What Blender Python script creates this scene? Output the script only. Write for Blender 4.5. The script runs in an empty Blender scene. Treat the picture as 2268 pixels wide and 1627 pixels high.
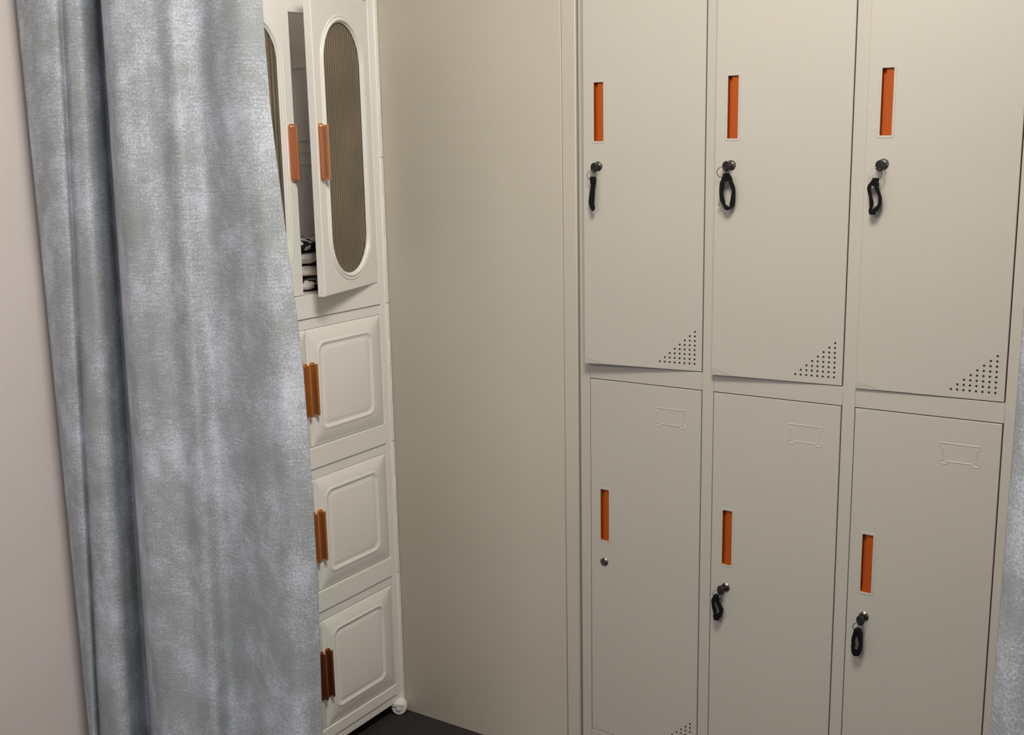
import bpy, math, random
from mathutils import Vector, Matrix, noise
random.seed(4)
S=bpy.context.scene
COL=S.collection
# ---------------------------------------------------------------- materials
def newmat(name):
    m=bpy.data.materials.new(name); m.use_nodes=True
    nt=m.node_tree; b=nt.nodes['Principled BSDF']; return m,nt,b
def N(nt,t,**k):
    n=nt.nodes.new(t)
    for a,v in k.items(): setattr(n,a,v)
    return n
def paint(name,col,rough=.5,metal=0,bump=.02,scale=400,var=.04,spec=.5,coat=0,trans=0):
    m,nt,b=newmat(name)
    tc=N(nt,'ShaderNodeTexCoord')
    n1=N(nt,'ShaderNodeTexNoise'); n1.inputs['Scale'].default_value=scale; n1.inputs['Detail'].default_value=2
    n2=N(nt,'ShaderNodeTexNoise'); n2.inputs['Scale'].default_value=3.0; n2.inputs['Detail'].default_value=4
    nt.links.new(tc.outputs['Object'],n1.inputs['Vector']); nt.links.new(tc.outputs['Object'],n2.inputs['Vector'])
    r=N(nt,'ShaderNodeValToRGB')
    r.color_ramp.elements[0].position=.3; r.color_ramp.elements[1].position=.7
    r.color_ramp.elements[0].color=tuple(c*(1-var) for c in col)+(1,)
    r.color_ramp.elements[1].color=tuple(min(1,c*(1+var)) for c in col)+(1,)
    nt.links.new(n2.outputs['Fac'],r.inputs['Fac']); nt.links.new(r.outputs['Color'],b.inputs['Base Color'])
    b.inputs['Roughness'].default_value=rough; b.inputs['Metallic'].default_value=metal
    b.inputs['Specular IOR Level'].default_value=spec; b.inputs['Coat Weight'].default_value=coat
    if bump>0:
        bp=N(nt,'ShaderNodeBump'); bp.inputs['Strength'].default_value=bump; bp.inputs['Distance'].default_value=.002
        nt.links.new(n1.outputs['Fac'],bp.inputs['Height']); nt.links.new(bp.outputs['Normal'],b.inputs['Normal'])
    if trans>0:
        t=N(nt,'ShaderNodeBsdfTranslucent'); nt.links.new(r.outputs['Color'],t.inputs['Color'])
        mix=N(nt,'ShaderNodeMixShader'); mix.inputs[0].default_value=trans
        out=nt.nodes['Material Output']
        nt.links.new(b.outputs[0],mix.inputs[1]); nt.links.new(t.outputs[0],mix.inputs[2]); nt.links.new(mix.outputs[0],out.inputs['Surface'])
    return m
M_locker=paint('locker_paint',(.53,.508,.452),.42,bump=.12,scale=900,var=.012)
M_panel=paint('panel_paint',(.555,.517,.445),.45,bump=.12,scale=900,var=.02)
M_wall=paint('wall_plaster',(.71,.65,.63),.9,bump=.2,scale=250,var=.02,spec=.2)
M_ceil=paint('ceiling_paint',(.8,.78,.74),.9,bump=.05,var=.02,spec=.2)
M_plastic=paint('white_plastic',(.955,.955,.93),.25,bump=.02,var=.006)
M_sheet=paint('thin_translucent_plastic',(.93,.88,.84),.4,bump=0,var=.01,trans=.75)
M_hole=paint('vent_dark',(.02,.018,.016),.8,bump=0,var=.1)
M_orange=paint('orange_plastic',(.42,.080,.008),.55,bump=0,var=.04,spec=.2)
M_copper=paint('rose_copper',(.80,.40,.23),.18,metal=.7,bump=0,var=.05)
M_amber=paint('amber_copper',(.60,.26,.075),.18,metal=.6,bump=0,var=.05)
M_brown=paint('brown_copper',(.34,.13,.05),.16,metal=.75,bump=0,var=.05)
M_metal=paint('lock_chrome',(.45,.42,.38),.25,metal=1,bump=0,var=.05)
M_black=paint('black_webbing',(.006,.006,.008),.8,bump=.4,scale=600,var=.2,spec=.15)
M_key=paint('key_dark_plastic',(.02,.019,.019),.3,bump=0,var=.1)
M_rod=paint('rod_metal',(.6,.6,.6),.3,metal=1,bump=0)
# smoked ribbed pane, with rib shading painted into its colour as bands
M_window,nt,b=newmat('smoked_pane')
tc=N(nt,'ShaderNodeTexCoord'); w=N(nt,'ShaderNodeTexWave'); w.bands_direction='X'; w.inputs['Scale'].default_value=.31416/.0110
n2=N(nt,'ShaderNodeTexNoise'); n2.inputs['Scale'].default_value=6
nt.links.new(tc.outputs['Object'],w.inputs['Vector']); nt.links.new(tc.outputs['Object'],n2.inputs['Vector'])
r=N(nt,'ShaderNodeValToRGB'); r.color_ramp.elements[0].color=(.10,.078,.050,1); r.color_ramp.elements[1].color=(.29,.235,.165,1); r.color_ramp.elements[1].position=.55
mm=N(nt,'ShaderNodeMix'); mm.data_type='RGBA'; mm.blend_type='MULTIPLY'; mm.inputs[0].default_value=.6
nt.links.new(w.outputs['Fac'],r.inputs['Fac']); nt.links.new(r.outputs['Color'],mm.inputs[6]); nt.links.new(n2.outputs['Fac'],mm.inputs[7]); nt.links.new(mm.outputs[2],b.inputs['Base Color'])
b.inputs['Roughness'].default_value=.2; b.inputs['Specular IOR Level'].default_value=.6
# carpet
M_floor,nt,b=newmat('carpet')
tc=N(nt,'ShaderNodeTexCoord'); n1=N(nt,'ShaderNodeTexNoise'); n1.inputs['Scale'].default_value=220; n1.inputs['Detail'].default_value=4
w=N(nt,'ShaderNodeTexWave'); w.inputs['Scale'].default_value=40; w.inputs['Distortion'].default_value=4
nt.links.new(tc.outputs['Object'],n1.inputs['Vector']); nt.links.new(tc.outputs['Object'],w.inputs['Vector'])
mx=N(nt,'ShaderNodeMath',operation='MULTIPLY'); nt.links.new(n1.outputs['Fac'],mx.inputs[0]); nt.links.new(w.outputs['Fac'],mx.inputs[1])
r=N(nt,'ShaderNodeValToRGB'); r.color_ramp.elements[0].color=(.012,.011,.012,1); r.color_ramp.elements[1].color=(.06,.05,.05,1); r.color_ramp.elements[1].position=.6
nt.links.new(mx.outputs[0],r.inputs['Fac']); nt.links.new(r.outputs['Color'],b.inputs['Base Color']); b.inputs['Roughness'].default_value=.95
bp=N(nt,'ShaderNodeBump'); bp.inputs['Strength'].default_value=.8; bp.inputs['Distance'].default_value=.004
nt.links.new(n1.outputs['Fac'],bp.inputs['Height']); nt.links.new(bp.outputs['Normal'],b.inputs['Normal'])
# curtain
M_curtain,nt,b=newmat('chenille_curtain')
uv=N(nt,'ShaderNodeUVMap')
def noi(sc,det,mapv,rough=.6):
    mp=N(nt,'ShaderNodeMapping'); mp.inputs['Scale'].default_value=mapv
    n=N(nt,'ShaderNodeTexNoise'); n.inputs['Scale'].default_value=sc; n.inputs['Detail'].default_value=det; n.inputs['Roughness'].default_value=rough
    nt.links.new(uv.outputs['UV'],mp.inputs['Vector']); nt.links.new(mp.outputs['Vector'],n.inputs['Vector']); return n
def mth(op,a,bb):
    n=N(nt,'ShaderNodeMath',operation=op)
    for i,v in enumerate((a,bb)):
        if isinstance(v,(int,float)): n.inputs[i].default_value=v
        else: nt.links.new(v,n.inputs[i])
    return n.outputs[0]
A=noi(6.5,8,(1.15,.95,1),.66).outputs['Fac']
B=noi(280,2,(1,.8,1),.75).outputs['Fac']
Hh=noi(70,3,(.35,4.0,1),.7).outputs['Fac']
Vv=noi(60,3,(3.6,.4,1),.7).outputs['Fac']
v=mth('ADD',mth('MULTIPLY',mth('SUBTRACT',A,.5),1.35),.5)
v=mth('ADD',v,mth('MULTIPLY',mth('SUBTRACT',B,.5),1.0))
v=mth('ADD',v,mth('MULTIPLY',mth('SUBTRACT',Hh,.5),.5)); v=mth('ADD',v,mth('MULTIPLY',mth('SUBTRACT',Vv,.5),.25))
r=N(nt,'ShaderNodeValToRGB'); e=r.color_ramp.elements
e[0].position=.28; e[0].color=(.305,.335,.35,1); e[1].position=.92; e[1].color=(.68,.71,.80,1)
x=e.new(.50); x.color=(.37,.40,.425,1)
x=e.new(.57); x.color=(.45,.485,.555,1)
nt.links.new(v,r.inputs['Fac'])
nt.links.new(r.outputs['Color'],b.inputs['Base Color'])
b.inputs['Roughness'].default_value=.95; b.inputs['Specular IOR Level'].default_value=.1
bp=N(nt,'ShaderNodeBump'); bp.inputs['Strength'].default_value=.22; bp.inputs['Distance'].default_value=.002
nt.links.new(mth('ADD',B,mth('MULTIPLY',Hh,.5)),bp.inputs['Height']); nt.links.new(bp.outputs['Normal'],b.inputs['Normal'])
# printed cloth
def clothmat(name,base,thr,sc):
    m,nt,b=newmat(name)
    tc=N(nt,'ShaderNodeTexCoord'); n=N(nt,'ShaderNodeTexNoise'); n.inputs['Scale'].default_value=sc; n.inputs['Detail'].default_value=.5
    nt.links.new(tc.outputs['Object'],n.inputs['Vector'])
    r=N(nt,'ShaderNodeValToRGB'); r.color_ramp.interpolation='CONSTANT'
    r.color_ramp.elements[0].color=(*base,1); r.color_ramp.elements[1].position=thr; r.color_ramp.elements[1].color=(.012,.012,.016,1)
    nt.links.new(n.outputs['Fac'],r.inputs['Fac']); nt.links.new(r.outputs['Color'],b.inputs['Base Color']); b.inputs['Roughness'].default_value=.9
    return m
M_cl1=clothmat('printed_cloth_dark',(.90,.88,.86),.54,48)
M_cl2=clothmat('printed_cloth_white',(.92,.90,.86),.63,48)
M_cl3=clothmat('plain_cloth',(.90,.86,.80),.74,30)
# ---------------------------------------------------------------- mesh builder
class MB:
    def __init__(s): s.v=[];s.f=[];s.m=[]
    def add(s,vs,fs,mi=0):
        o=len(s.v); s.v+= [tuple(p) for p in vs]
        for f in fs: s.f.append([i+o for i in f]); s.m.append(mi)
    def box(s,x0,x1,y0,y1,z0,z1,mi=0,bev=0):
        vs=[(x,y,z) for z in (z0,z1) for y in (y0,y1) for x in (x0,x1)]
        fs=[(0,2,3,1),(4,5,7,6),(0,1,5,4),(2,6,7,3),(0,4,6,2),(1,3,7,5)]
        s.add(vs,fs,mi)
    def loft(s,loops,mi=0,cap0=False,cap1=False,cyc=False):
        n=len(loops[0]); vs=[p for l in loops for p in l]; fs=[]
        k=len(loops)
        for i in range(k if cyc else k-1):
            a=i*n; b=((i+1)%k)*n
            for j in range(n):
                j2=(j+1)%n
                fs.append((a+j,a+j2,b+j2,b+j))
        if cap0: fs.append(tuple(range(n))[::-1])
        if cap1: fs.append(tuple((k-1)*n+j for j in range(n)))
        s.add(vs,fs,mi)
    def cyl(s,c,axis,r,h,seg=24,mi=0,prof=None):
        prof=prof or [(r,0),(r,h)]
        ax=Vector(axis).normalized(); t=Vector((0,0,1)) if abs(ax.z)<.9 else Vector((1,0,0))
        u=ax.cross(t).normalized(); w=ax.cross(u); c=Vector(c)
        s.loft([[c+ax*o+(u*math.cos(2*math.pi*k/seg)+w*math.sin(2*math.pi*k/seg))*rr for k in range(seg)] for rr,o in prof],mi,True,True)
    def torus(s,c,axis,R,r,seg=28,ms=8,mi=0):
        ax=Vector(axis).normalized(); t=Vector((0,0,1)) if abs(ax.z)<.9 else Vector((1,0,0))
        u=ax.cross(t).normalized(); w=ax.cross(u); c=Vector(c); L=[]
        for k in range(seg):
            a=2*math.pi*k/seg; d=u*math.cos(a)+w*math.sin(a)
            L.append([c+d*(R+r*math.cos(2*math.pi*j/ms))+ax*r*math.sin(2*math.pi*j/ms) for j in range(ms)])
        s.loft(L,mi,cyc=True)
    def obj(s,name,mats,parent=None,loc=(0,0,0),rot=0,smooth=True,bevel=0,ang=35):
        me=bpy.data.meshes.new(name); me.from_pydata(s.v,[],s.f)
        for m in mats: me.materials.append(m)
        me.polygons.foreach_set('material_index',s.m)
        me.update()
        import bmesh
        bm=bmesh.new(); bm.from_mesh(me); bmesh.ops.recalc_face_normals(bm,faces=bm.faces); bm.to_mesh(me); bm.free()
        if smooth:
            me.polygons.foreach_set('use_smooth',[True]*len(me.polygons)); me.set_sharp_from_angle(angle=math.radians(ang))
        o=bpy.data.objects.new(name,me); COL.objects.link(o); o.location=loc; o.rotation_euler=(0,0,rot)
        if parent: o.parent=parent
        if bevel:
            bv=o.modifiers.new('b','BEVEL'); bv.width=bevel; bv.segments=2; bv.limit_method='ANGLE'; bv.angle_limit=math.radians(50)
        return o
def empty(name,loc,rot=0,label=None,cat=None,group=None):
    e=bpy.data.objects.new(name,None); COL.objects.link(e); e.location=loc; e.rotation_euler=(0,0,rot); e.empty_display_size=.1
    tag(e,label,cat,group); return e
def tag(e,label,cat,group=None):
    if label: e['label']=label
    if cat: e['category']=cat
    if group: e['group']=group
def structure(o): o['kind']='structure'; return o
def rrect(x0,x1,z0,z1,r,k=6):
    P=[]
    for cx,cz,a0 in ((x1-r,z1-r,0),(x0+r,z1-r,90),(x0+r,z0+r,180),(x1-r,z0+r,270)):
        for i in range(k+1):
            a=math.radians(a0+90*i/k); P.append((cx+r*math.cos(a),cz+r*math.sin(a)))
    return P
def at(P,y): return [(x,y,z) for x,z in P]
def rayrect(c,angs,x0,x1,z0,z1):
    out=[]
    for a in angs:
        dx,dz=math.cos(a),math.sin(a); t=1e9
        if dx>1e-9: t=min(t,(x1-c[0])/dx)
        if dx<-1e-9: t=min(t,(x0-c[0])/dx)
        if dz>1e-9: t=min(t,(z1-c[1])/dz)
        if dz<-1e-9: t=min(t,(z0-c[1])/dz)
        out.append((c[0]+dx*t,c[1]+dz*t))
    return out
def stadium(cx,z0,z1,r,k=20):
    P=[]
    for cz,a0 in ((z1-r,0),(z0+r,180)):
        for i in range(k+1):
            a=math.radians(a0+180*i/k); P.append((cx+r*math.cos(a),cz+r*math.sin(a)))
    return P
# ---------------------------------------------------------------- layout constants
D=2.1685; X0=-1.2203; P=.3; W=.2732; WALLX=-2.2; Xc=-1.8032
# ---------------------------------------------------------------- room
def room_box(name,*a,mat):
    m=MB(); m.box(*a); return structure(m.obj(name,[mat],smooth=False))
room_box('floor',-2.3,1.8,-2.5,2.8,-.1,0,mat=M_floor)
room_box('ceiling',-2.3,1.8,-2.5,2.8,2.62,2.7,mat=M_ceil)
room_box('wall_left',-2.3,WALLX,-2.5,2.8,0,2.62,mat=M_wall)
room_box('wall_back',WALLX,1.7,2.68,2.8,0,2.62,mat=M_wall)
room_box('wall_right',1.7,1.8,-2.5,2.8,0,2.62,mat=M_wall)
# ---------------------------------------------------------------- steel cabinet (plain panel)
e=empty('steel_cabinet',(-1.727,D,0),label='plain cream painted steel cabinet with folded edge beside the lockers',cat='cabinet')
m=MB(); m.box(-.470,.4375,0,.45,0,1.912)
m.obj('body',[M_panel],e,bevel=.0015)
m=MB(); m.box(.4385,.4755,-.0015,.45,0,1.912)
m.obj('edge_trim',[M_panel],e,bevel=.003)
# ---------------------------------------------------------------- locker bank
lk=empty('locker_bank',(X0,D,0),label='cream painted steel lockers with six doors and orange recessed handles',cat='lockers')
ZB,ZM0,ZM1,ZT,TOP=.112,.9794,1.0192,1.8866,1.913
m=MB(); dep=.45; g=.0006
st=[-.0258+i*P for i in range(4)]
for i,x in enumerate(st):
    m.box(x,x+.0258-g if i<4 else x,0,dep,0,TOP)
for i in range(3):
    a=-g+i*P
    m.box(a,st[i+1],0.0003,dep,0,ZB-g)
    m.box(a,st[i+1],0.0003,dep,ZM0+g,ZM1-g)
    m.box(a,st[i+1],0.0003,dep,ZT+g,TOP)
    m.box(a,st[i+1],dep-.01,dep-.001,ZB-g,ZT+g)
m.obj('body',[M_locker],lk,bevel=.0010)
H_D=ZM0-ZB
def locker_door_mesh():
    m=MB(); x0,x1,z0,z1=-W+.0006,-.0012,.0010,H_D-.0010
    sx0,sx1,sz0,sz1=-W+.0255,-W+.0478,.4865,.6095
    c=((sx0+sx1)/2,(sz0+sz1)/2)
    cor=[math.atan2(z-c[1],x-c[0]) for x in (x0,x1) for z in (z0,z1)]+[math.atan2(z-c[1],x-c[0]) for x in (sx0,sx1) for z in (sz0,sz1)]
    angs=sorted(set([round(a%(2*math.pi),6) for a in cor]+[round(2*math.pi*i/16+.01,6) for i in range(16)]))
    out=rayrect(c,angs,x0,x1,z0,z1); out2=rayrect(c,angs,x0+.0010,x1-.0010,z0+.0010,z1-.0010); sl=rayrect(c,angs,sx0,sx1,sz0,sz1)
    m.loft([at(sl,.018),at(sl,0),at(out2,0),at(out,.0010),at(out,.018)],cyc=True)
    for r in range(8):
        for k in range(8-r):
            cx=-.0172-.0111*k; cz=.0172+.0099*r
            m.add([(cx+.0022*math.cos(a*math.pi/5),-.0002,cz+.0022*math.sin(a*math.pi/5)) for a in range(10)],[tuple(range(10))],1)
    a0,a1,b0,b1=-W+.165,-W+.236,H_D-.090,H_D-.0495
    pts=[(a0,b1),(a1,b1),(a1,b1-.006),(a1-.005,b1-.009),(a1-.005,b0+.009),(a1,b0+.006),(a1,b0),(a1-.012,b0),(a1-.014,b0+.005),(a0+.014,b0+.005),(a0+.012,b0),(a0,b0),(a0,b0+.006),(a0+.005,b0+.009),(a0+.005,b1-.009),(a0,b1-.006)]
    prof=[(-.0016,.0),(-.0005,-.0008),(.0005,-.0008),(.0016,0)]
    L=[]
    n=len(pts)
    for off,y in prof:
        l=[]
        for i in range(n):
            p0=Vector(pts[i-1]);p1=Vector(pts[i]);p2=Vector(pts[(i+1)%n])
            d1=(p1-p0).normalized();d2=(p2-p1).normalized(); nn=Vector((d1.y+d2.y,-d1.x-d2.x))
            nn=nn.normalized()*min(1.6,1/max(.4,math.sqrt((1+d1.dot(d2))/2)))
            l.append((p1.x+nn.x*off,y,p1.y+nn.y*off))
        L.append(l)
    m.loft(L)
    return m
def handle_mesh():
    m=MB(); sx0,sx1,sz0,sz1=-W+.0255,-W+.0478,.4865,.6095
    R=lambda d,r:rrect(sx0-d,sx1+d,sz0-d,sz1+d,r,3)
    m.loft([at(R(.0042,.004),-.0002),at(R(.0036,.004),-.0008),at(R(.0008,.0015),-.0008),at(R(-.0004,.001),-.0004)],0)
    m.loft([at(R(-.0004,.001),-.0004),at(R(-.0008,.001),.0125)],1,cap1=True)
    m.box(sx0+.0075,sx1-.0012,.0045,.0124,sz0+.001,sz1-.001,1)
    return m
def lock_mesh(x,z):
    m=MB(); m.cyl((x,0,z),(0,-1,0),.009,.002,28,0,[(.0105,0),(.0102,.0015),(.0085,.003),(.0082,.002),(.0062,.002),(.0058,.0045),(.0015,.0045)])
    m.box(x-.0006,x+.0006,-.0050,-.0044,z-.004,z+.004,1)
    return m
dm=locker_door_mesh().obj('door',[M_locker,M_hole],lk,smooth=False)
hm=handle_mesh().obj('handle',[M_locker,M_orange],dm,smooth=False); hm['label']='recessed orange plastic pull with cream rim'
LX,LZ=-W+.0352,.4345
lm=lock_mesh(LX,LZ).obj('lock',[M_metal,M_hole],dm); lm['label']='round chrome cylinder lock'
ajar={(0,1):6.2,(1,1):3.5,(2,1):1.5}
lockpos={}
first=True
for row in (0,1):
    for i in range(3):
        if first: d,h,l=dm,hm,lm; first=False
        else:
            d=dm.copy();h=hm.copy();l=lm.copy(); COL.objects.link(d);COL.objects.link(h);COL.objects.link(l)
            d.parent=lk;h.parent=d;l.parent=d
        a=math.radians(ajar.get((i,row),0)); zb=ZB if row==0 else ZM1
        d.location=(W+i*P,-.0,zb); d.rotation_euler=(0,0,a)
        lockpos[(i,row)]=(X0+W+i*P+LX*math.cos(a),D+LX*math.sin(a)-.0045*math.cos(a),zb+LZ,a)
# ---------------------------------------------------------------- keys
def make_key(pos,spec):
    x,y,z,a=pos
    e=empty('key',(x,y,z),a,label=spec['label'],cat='key',group='keys hanging in the locker locks')
    m=MB()
    m.cyl((0,0.003,0),(0,-1,0),.002,.012,12)
    t=spec['tilt']; ux,uz=math.sin(t),-math.cos(t)
    L=[]
    for rr,o in ((.006,-.0022),(.0095,-.0016),(.0102,0),(.0095,.0016),(.006,.0022)):
        L.append([(ux*.005+ rr*math.cos(k*math.pi/10)*.85+o*.6, -.013+o-rr*math.cos(k*math.pi/10)*.35, uz*.003+rr*1.05*math.sin(k*math.pi/10)) for k in range(20)])
    m.loft(L,0,True,True)
    m.cyl((ux*.009,-.0135,uz*.009-.001),(.3,-1,0),.0035,.003,12)
    m.obj('key_head',[M_key],e)
    rc=(ux*.016+spec.get('rx',0),-.0135,uz*.016-spec['rr']*.35)
    m=MB(); m.torus(rc,spec['rax'],spec['rr'],.0009,28,6); m.obj('key_ring',[M_metal],e)
    m=MB(); tx,tz=rc[0]+spec['sx'],rc[2]-spec['rr']*.6
    Ls=spec['len']; ww=spec['w']; sk=spec['skew']; rot=spec['rot']; th=spec.get('th',.0025); bw=.0055
    n=56; path=[]; sd=spec['seed']
    for k in range(n):
        q=2*math.pi*k/n
        pz=-Ls/2*(1-math.cos(q)); px=ww/2*math.sin(q)*(abs(math.sin(q/2))**.5*.55+.6)
        px+=.0022*noise.noise(Vector((math.cos(q)*1.6,math.sin(q)*.8,sd)))
        path.append(Vector((px+sk*pz/Ls+spec.get('wob',0)*math.sin(math.pi*2.2*pz/Ls),0,pz)))
    L=[]
    for k in range(n):
        tg=(path[(k+1)%n]-path[k-1]).normalized(); nn=Vector((tg.z,0,-tg.x)); ring=[]
        tw=.5*noise.noise(Vector((k*.09,0,sd+5))); tk=th*(1+.35*noise.noise(Vector((k*.25,3,sd))))
        for s1,s2 in ((1,1),(1,-1),(-1,-1),(-1,1)):
            p=path[k]+nn*(tk*s1+bw*s2*math.sin(tw))+Vector((0,1,0))*bw*s2*math.cos(tw)
            ring.append((tx+p.x*math.cos(rot)-p.y*math.sin(rot), -.0135+p.x*math.sin(rot)+p.y*math.cos(rot), tz+p.z))
        L.append(ring)
    m.loft(L,cyc=True)
    m.box(tx-.0052,tx+.0052,-.0185,-.0085,tz-.012,tz+.003)
    if spec.get('tab'):
        bx=tx-sk; m.box(bx-.006,bx+.005,-.018,-.0145,tz-Ls-.004,tz-Ls+.006)
    if spec.get('clip'):
        m.box(tx-.013,tx-.009,-.016,-.0115,tz-.045,tz-.012)
    m.obj('strap',[M_black],e,bevel=.0010)
    if spec.get('clip'):
        m=MB()
        for q in range(4): m.torus((tx-.0115-.001*q,-.0135,tz-.046-.0042*q),((1,0,0) if q%2 else (0,1,0)),.0026,.0006,12,6)
        m.obj('chain',[M_metal],e)
    return e
make_key(lockpos[(0,1)],dict(label='small key on ring with folded narrow black strap',seed=1.3,tilt=-.3,rr=.010,rx=-.002,rax=(.5,-1,0),sx=.003,len=.066,w=.006,skew=.002,rot=.6,th=.0026))
make_key(lockpos[(1,1)],dict(label='small key with open black strap loop and chain end',seed=2.7,tilt=-.9,rr=.010,rx=0,rax=(.5,-1,0),sx=.010,len=.066,w=.022,skew=-.004,rot=.35,clip=True,th=.0038))
make_key(lockpos[(2,1)],dict(label='small key on wide ring with slanted black strap',seed=3.1,tilt=-.4,rr=.014,rx=-.002,rax=(.15,-1,.1),sx=.0,len=.061,w=.015,skew=.002,wob=.004,rot=.3,tab=True,th=.0032))
make_key(lockpos[(1,0)],dict(label='small key turned sideways with twisted black strap',seed=4.9,tilt=-.9,rr=.008,rx=-.001,rax=(.5,-1,.3),sx=0,len=.050,w=.013,skew=-.003,wob=.003,rot=.4,tab=True,th=.0034))
make_key(lockpos[(2,0)],dict(label='small key on ring with oval black strap loop',seed=6.2,tilt=-.3,rr=.010,rx=-.001,rax=(.15,-1,0),sx=0,len=.050,w=.015,skew=.001,rot=.2,th=.0038))
# ---------------------------------------------------------------- white plastic storage cabinet
YC=1.8675
sc=empty('storage_cabinet',(Xc,YC,0),math.pi/2,label='white plastic folding storage cabinet with copper handles on small casters',cat='cabinet')
HW=.299; DW=.2655; DP=.38
m=MB()
for s in (-1,1):
    xs=sorted((s*HW,s*(DW+.0010))); xin=sorted((s*HW,s*(HW-.018)))
    m.box(xs[0],xs[1],0,.03,.036,1.872)
    m.box(xin[0],xin[1],.03,DP,.036,1.872)
    xs2=sorted((s*(HW+.0012),s*(HW-.010)))
    for z0,z1 in ((.036,.3955),(.3970,.7555),(.7570,1.1155),(1.1170,1.4765),(1.4780,1.872)):
        m.box(xs2[0],xs2[1],-.0030,.028,z0,z1)
    for zc in (.40,.76,1.12,1.48):
        xs3=sorted((s*(HW-.0015),s*(HW-.006)))
        m.box(xs3[0],xs3[1],-.0042,.02,zc+.10,zc+.16); m.box(xs3[0],xs3[1],-.0042,.02,zc-.16,zc-.10)
    for z in (1.46,1.49,1.52,1.70):
        xr=sorted((s*(HW-.0175),s*(HW-.020))); m.box(xr[0],xr[1],.03,DP-.012,z,z+.008)
def rail(z0,z1,zs):
    m.box(-DW-.001,DW+.001,.001,.030,z0,zs-.0006); m.box(-DW-.001,DW+.001,-.003,.030,zs+.0006,z1)
rail(.036,.0888,.060); rail(.3722,.4488,.397); rail(.7312,.8088,.757); rail(1.0912,1.1708,1.1165)
m.box(-DW-.001,DW+.001,.020,.030,1.80,1.872)
m.box(-DW-.001,DW+.001,.0,.030,1.8435,1.872)
for z in (.06,.40,.76,1.145): m.box(-HW+.018,HW-.018,.03,DP-.012,z,z+.022)
m.box(-HW+.002,HW-.002,DP-.012,DP,.036,1.86)
for z in (1.46,1.49,1.52,1.70): m.box(-HW+.02,HW-.02,DP-.018,DP-.010,z,z+.010)
m.obj('body',[M_plastic],sc,bevel=.0018)
m=MB(); m.add([(-HW+.017,.03,1.868),(HW-.017,.03,1.868),(HW-.017,DP-.011,1.868),(-HW+.017,DP-.011,1.868)],[(0,1,2,3)])  # unseen top sheet, added as translucent so light reaches the open compartment
tp=m.obj('top_panel',[M_sheet],sc); tp['label']='thin white top sheet, made translucent to let light into the compartment'
def low_door(h):
    m=MB(); w=DW-.0006
    R=lambda d,r:rrect(-w+d,-.0004-d,d,h-d,r,8)
    T=.016
    m.loft([at(R(0,.003),T),at(R(0,.003),.0015),at(R(.0015,.003),0),at(R(.030,.024),0),at(R(.033,.023),-.0014),at(R(.0355,.022),-.0030),at(R(.038,.021),-.0028),at(R(.042,.019),.0012),at(R(.046,.017),.0014),at(R(.051,.015),-.0004),at(R(.056,.012),-.0012)],0,True,True)
    return m
def pull_mesh(hw):
    m=MB(); q=hw/.0088
    R=lambda dx,dz,r:rrect(-.0088*q+dx*q,.0088*q-dx*q,-.064+dz,.064-dz,r*q,5)
    m.loft([at(R(0,0,.008),0),at(R(0,0,.008),-.004),at(R(.001,.001,.007),-.0055),at(R(.0055,.004,.003),-.0055),at(R(.006,.004,.0025),-.016*q),at(R(.0045,.002,.003),-.019*q),at(R(.006,.004,.0025),-.0205*q)],0,True,True)
    return m
def mirror(mb):
    for i,p in enumerate(mb.v): mb.v[i]=(-p[0],p[1],p[2])
    return mb
ph={}
KM={'amber':(M_amber,.0080,'glossy amber copper bar handle'),'rose':(M_copper,.0088,'glossy rose copper bar handle'),'brown':(M_brown,.0076,'glossy dark brown copper bar handle')}
def add_pull(d,x,z,kind='amber'):
    if kind not in ph:
        ph[kind]=pull_mesh(KM[kind][1]).obj('handle',[KM[kind][0]],d,loc=(x,0,z),ang=50); ph[kind]['label']=KM[kind][2]
    else:
        h=ph[kind].copy(); COL.objects.link(h); h.parent=d; h.location=(x,0,z)
dr=dl=None
for z0,z1,hz,kd in ((.090,.371,.233,'brown'),(.450,.730,.590,'amber'),(.810,1.090,.949,'amber')):
    if dr is None:
        dr=low_door(.280).obj('door',[M_plastic],sc,ang=60); dl=mirror(low_door(.280)).obj('door',[M_plastic],sc,ang=60); a,b2=dr,dl
    else:
        a=dr.copy(); b2=dl.copy(); COL.objects.link(a); COL.objects.link(b2); a.parent=sc; b2.parent=sc
    a.location=(DW,0,z0+.0005); b2.location=(-DW,0,z0+.0005)
    add_pull(a,-DW+.0120,hz-z0,kd); add_pull(b2,DW-.0120,hz-z0,kd)
TH=1.842-1.172
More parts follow.
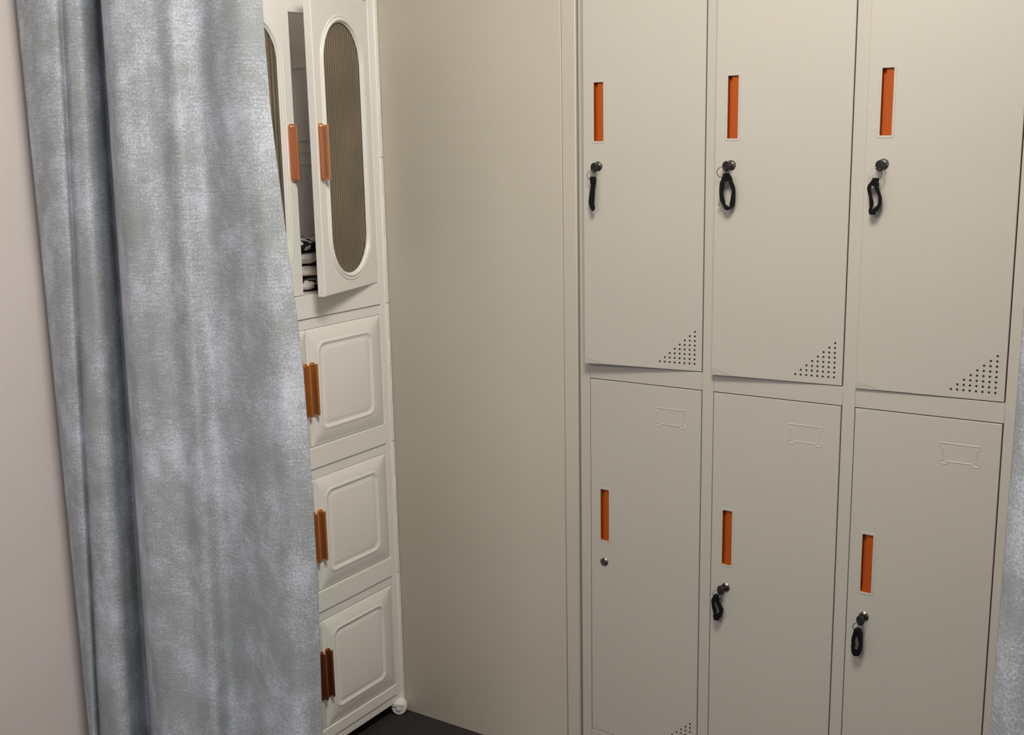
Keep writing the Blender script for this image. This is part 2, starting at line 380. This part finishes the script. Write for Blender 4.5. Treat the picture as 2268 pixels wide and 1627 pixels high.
def tall_door():
    m=MB(); w=DW+.008; cx=-.1355; wz0,wz1,wr=.036,.614,.095
    st_in=stadium(cx,wz0,wz1,wr,32); c=(cx,(wz0+wz1)/2)
    base=[math.atan2(z-c[1],x-c[0])%(2*math.pi) for x,z in st_in]
    x0,x1,z0,z1=-w,-.001,0,TH
    def outl(d):
        pts=rayrect(c,base,x0+d,x1-d,z0+d,z1-d)
        for qx,qz in ((x0+d,z0+d),(x0+d,z1-d),(x1-d,z0+d),(x1-d,z1-d)):
            k=min(range(len(pts)),key=lambda i:(pts[i][0]-qx)**2+(pts[i][1]-qz)**2); pts[k]=(qx,qz)
        return pts
    T=.018
    m.loft([at(st_in,T),at(st_in,0),at(outl(.002),0),at(outl(0),.002),at(outl(0),T)],cyc=True)
    def S_(d): return stadium(cx,wz0-d,wz1+d,wr+d,32)
    r=MB()
    r.loft([at(S_(.0125),.0003),at(S_(.0115),-.0018),at(S_(.009),-.0018),at(S_(.008),-.0002),at(S_(.006),-.0002),at(S_(.0045),-.0028),at(S_(.0015),-.0035),at(S_(-.0015),-.0015),at(S_(-.0022),.0022),at(S_(-.0042),.0030),at(S_(-.0044),.0050),at(S_(0.0),.0050)])
    p=MB(); n=17; per=16; cols=[]; wr2=wr-.0006; za,zb_=wz0+.0006,wz1-.0006
    for k in range(n*per+1):
        xx=-1+2*k/(n*per)
        X=math.sin(xx*math.pi/2)*wr2; hz=math.sqrt(max(0,wr2*wr2-X*X)); yy=.0055+.0016*abs(math.sin(math.pi*X/.0110))
        cols.append(((cx+X,yy,za+wr2-hz),(cx+X,yy,zb_-wr2+hz)))
    vs=[q for c_ in cols for q in c_]; p.add(vs,[(2*k,2*k+2,2*k+3,2*k+1) for k in range(len(cols)-1)])
    return m,r,p
for mir in (False,True):
    a_,r_,p_=tall_door()
    if mir: mirror(a_);mirror(r_);mirror(p_)
    d=a_.obj('door',[M_plastic],sc,loc=((-DW if mir else DW),-.0,1.1722),rot=0 if mir else math.radians(14.1))
    if mir:
        for v_ in d.data.vertices:
            if v_.co.x>DW-.001: v_.co.x=DW-.001
    r_.obj('window_ring',[M_plastic],d,ang=50); w_=p_.obj('window_pane',[M_window],d,ang=50); w_['label']='ribbed smoked brown oval pane'
    add_pull(d,(-1 if not mir else 1)*(DW-.0125 if mir else DW-.006),1.4935-1.1722,'rose')
cm=None
for sx in (1,-1):
    for yy in (.020,DP-.035):
        if cm is None:
            m=MB(); m.cyl((-.014,0,.021),(1,0,0),.021,.028,28,0,[(.013,0),(.019,.001),(.021,.004),(.021,.024),(.019,.027),(.013,.028)])
            m.box(-.018,.018,-.012,.018,.026,.036); m.cyl((-.0175,0,.021),(1,0,0),.008,.035,16)
            cm=m.obj('caster',[M_plastic],sc,loc=(sx*(HW-.020),yy-.020,.0),rot=.5,bevel=.002)
        else:
            c=cm.copy(); COL.objects.link(c); c.parent=sc; c.location=(sx*(HW-.030),yy,.0); c.rotation_euler=(0,0,.2)
# ---------------------------------------------------------------- folded clothes
zz=1.1690
for k,(h,mt,lab,sx,sy,ox) in enumerate(((.029,M_cl1,'folded white cloth printed with black patches',.14,.125,.02),(.025,M_cl3,'folded plain off-white cloth',.135,.120,.026),(.032,M_cl2,'folded white cloth with few black spots',.13,.115,.012),(.030,M_cl1,'folded cloth with dense black and white print',.12,.11,.026))):
    m=MB(); L=[]
    nu,nv=120,20
    for j in range(nv+1):
        ph_=-math.pi/2+math.pi*j/nv; cz=math.copysign(abs(math.sin(ph_))**.9,math.sin(ph_)); rr=max(.002,math.cos(ph_))**.40
        l=[]
        for i in range(nu):
            t=2*math.pi*i/nu; cxx=math.copysign(abs(math.cos(t))**.5,math.cos(t)); cy=math.copysign(abs(math.sin(t))**.5,math.sin(t))
            p=Vector((sx*rr*cxx,sy*rr*cy,cz*h/2)); nn=noise.noise(p*20+Vector((k*7,0,0)))+.9*noise.noise(p*50+Vector((k*7,0,9)))
            p.x*=1+.10*nn; p.y*=1+.09*nn; p.z+=.0026*noise.noise(p*32+Vector((0,k*5,3)))*(1 if 2<j<nv-3 else .4)
            l.append(p)
        L.append(l)
    m.loft(L,0,True,True)
    o=m.obj('folded_cloth',[mt],None,loc=(-2.02+ox,2.000,zz+h/2),rot=.05*k,ang=80); tag(o,lab,'cloth','folded clothes in the cabinet'); zz+=h+.0020
# ---------------------------------------------------------------- curtains
ZTOP,ZBOT=2.36,.02
def interp(tab,x):
    if x<=tab[0][0]: return tab[0][1]
    for (a,va),(b_,vb) in zip(tab,tab[1:]):
        if x<=b_: return va+(vb-va)*(x-a)/(b_-a)
    return tab[-1][1]
def crv(pts,t):
    n=len(pts)-1; i=min(int(t),n-1); f=t-i
    g=lambda k:pts[max(0,min(n,k))]
    p0,p1,p2,p3=g(i-1),g(i),g(i+1),g(i+2)
    return .5*((2*p1)+(-p0+p2)*f+(2*p0-5*p1+4*p2-p3)*f*f+(-p0+3*p1-3*p2+p3)*f**3)
def curtain(name,cps,YP,label,edge=None,seed=0):
    nz=150; per=12; n=len(cps)-1; nu=n*per
    vs=[];uvs=[]
    for j in range(nz+1):
        z=ZBOT+(ZTOP-ZBOT)*j/nz; tt=(1.80-z)/1.63
        Xs=[];Ys=[]
        for k,(xt,xb,dyt,dyb) in enumerate(cps):
            x=xt+(xb-xt)*tt; q=max(0,min(1,tt)); dy=dyt+(dyb-dyt)*q
            if edge and k>=n-2:
                ex=interp(edge,-z)
                x=ex-(n-k)*.055
            Xs.append(x);Ys.append(dy)
        u=0;prev=None
        for i in range(nu+1):
            t=i/per; x=crv(Xs,t); dy=crv(Ys,t)
            dy+=.009*noise.noise(Vector((x*8,z*1.3,seed)))+.003*noise.noise(Vector((x*22,z*3,seed+4)))
            y=YP+dy; X=x*y/YP
            if prev is not None: u+=math.hypot(X-prev[0],y-prev[1])
            prev=(X,y); vs.append((X,y,z)); uvs.append((u+seed*.3,z))
    fs=[]
    for j in range(nz):
        for i in range(nu):
            a=j*(nu+1)+i; fs.append((a,a+1,a+nu+2,a+nu+1))
    me=bpy.data.meshes.new(name); me.from_pydata(vs,[],fs); ul=me.uv_layers.new(name='UVMap')
    for l in me.loops: ul.data[l.index].uv=uvs[l.vertex_index]
    me.materials.append(M_curtain); me.polygons.foreach_set('use_smooth',[True]*len(me.polygons))
    o=bpy.data.objects.new(name,me); COL.objects.link(o)
    s=o.modifiers.new('t','SOLIDIFY'); s.thickness=.0025; s.offset=0
    tag(o,label,'curtain'); return o
cps=[(-2.158,-2.163,.010,.010),(-2.135,-2.158,-.010,-.010),(-2.085,-2.150,-.026,-.022),(-2.035,-2.140,-.026,-.016),(-2.012,-2.128,-.008,.000),
 (-1.990,-2.105,-.014,-.012),(-1.960,-2.060,-.010,-.018),(-1.940,-2.020,.008,-.004),(-1.918,-1.985,.036,.028),(-1.893,-1.942,.064,.066),(-1.886,-1.932,.010,.014),(-1.872,-1.914,-.034,-.034),(-1.850,-1.892,-.046,-.046),
 (-1.800,-1.840,-.038,-.040),(-1.740,-1.780,-.018,-.018),(-1.690,-1.725,-.022,-.028),(-1.620,-1.655,.010,.020),(-1.560,-1.58,-.016,-.026),(-1.51,-1.50,-.026,-.034),(-1.46,-1.415,-.002,.002)]
edge=[(-2.36,-1.485),(-1.755,-1.460),(-1.565,-1.455),(-1.408,-1.440),(-1.256,-1.425),(-1.125,-1.412),(-.913,-1.406),(-.69,-1.405),(-.386,-1.415),(-.02,-1.42)]
curtain('curtain',cps,1.45,'mottled blue-grey chenille curtain drawn beside the wall',edge,0)
cps2=[(-.213,-.226,.0,.0),(-.195,-.205,-.03,-.03),(-.15,-.15,-.02,-.02),(-.12,-.12,.03,.03),(-.07,-.07,.02,.02),(-.03,-.03,-.04,-.04),(.05,.05,-.03,-.03),(.09,.09,.03,.03),(.14,.14,.03,.03),(.18,.18,-.03,-.03),(.26,.26,-.03,-.03),(.31,.31,.02,.02)]
curtain('curtain',cps2,1.45,'mottled blue-grey chenille curtain drawn in front of the lockers',None,3)
m=MB(); m.cyl((WALLX,1.45,2.375),(1,0,0),.012,1.7-WALLX,20)
o=m.obj('curtain_rod',[M_rod]); tag(o,'round metal curtain rod spanning wall to wall','curtain rod')
# ---------------------------------------------------------------- lights
def area(name,loc,tgt,size,power,col):
    l=bpy.data.lights.new(name,'AREA'); l.energy=power; l.size=size[0]; l.shape='RECTANGLE'; l.size_y=size[1]; l.color=col
    o=bpy.data.objects.new(name,l); COL.objects.link(o); o.location=loc
    o.rotation_euler=(Vector(tgt)-Vector(loc)).to_track_quat('-Z','Y').to_euler(); return o
area('ceiling_light_inside',(-.45,.90,2.50),(-1.6,1.85,.8),(.5,.5),31,(1,.925,.81))
area('ceiling_light_room',(-.9,-1.2,2.56),(-1.0,.5,.4),(1.2,.6),32,(1,.96,.92))
w=bpy.data.worlds.new('w'); S.world=w; w.use_nodes=True
w.node_tree.nodes['Background'].inputs[0].default_value=(.96,.96,1,1); w.node_tree.nodes['Background'].inputs[1].default_value=.66
S.view_settings.view_transform='Standard'; S.view_settings.look='None'
# ---------------------------------------------------------------- camera
yaw,pit,rol,f=.5838,.1972,-.0193,2474.33
s,c=math.sin(yaw),math.cos(yaw);sp,cp=math.sin(pit),math.cos(pit);sr,cr=math.sin(rol),math.cos(rol)
R0=Vector((c,s,0));U0=Vector((-s*sp,c*sp,cp));F=Vector((-s*cp,c*cp,-sp))
r_=cr*R0+sr*U0; u_=-sr*R0+cr*U0
cd=bpy.data.cameras.new('camera'); cam=bpy.data.objects.new('camera',cd); COL.objects.link(cam); S.camera=cam
M=Matrix((r_,u_,-F)).transposed().to_4x4(); M.translation=(0,0,1.5035); cam.matrix_world=M
cd.sensor_fit='HORIZONTAL'; cd.sensor_width=36; cd.lens=f/2268*36; cd.clip_start=.02
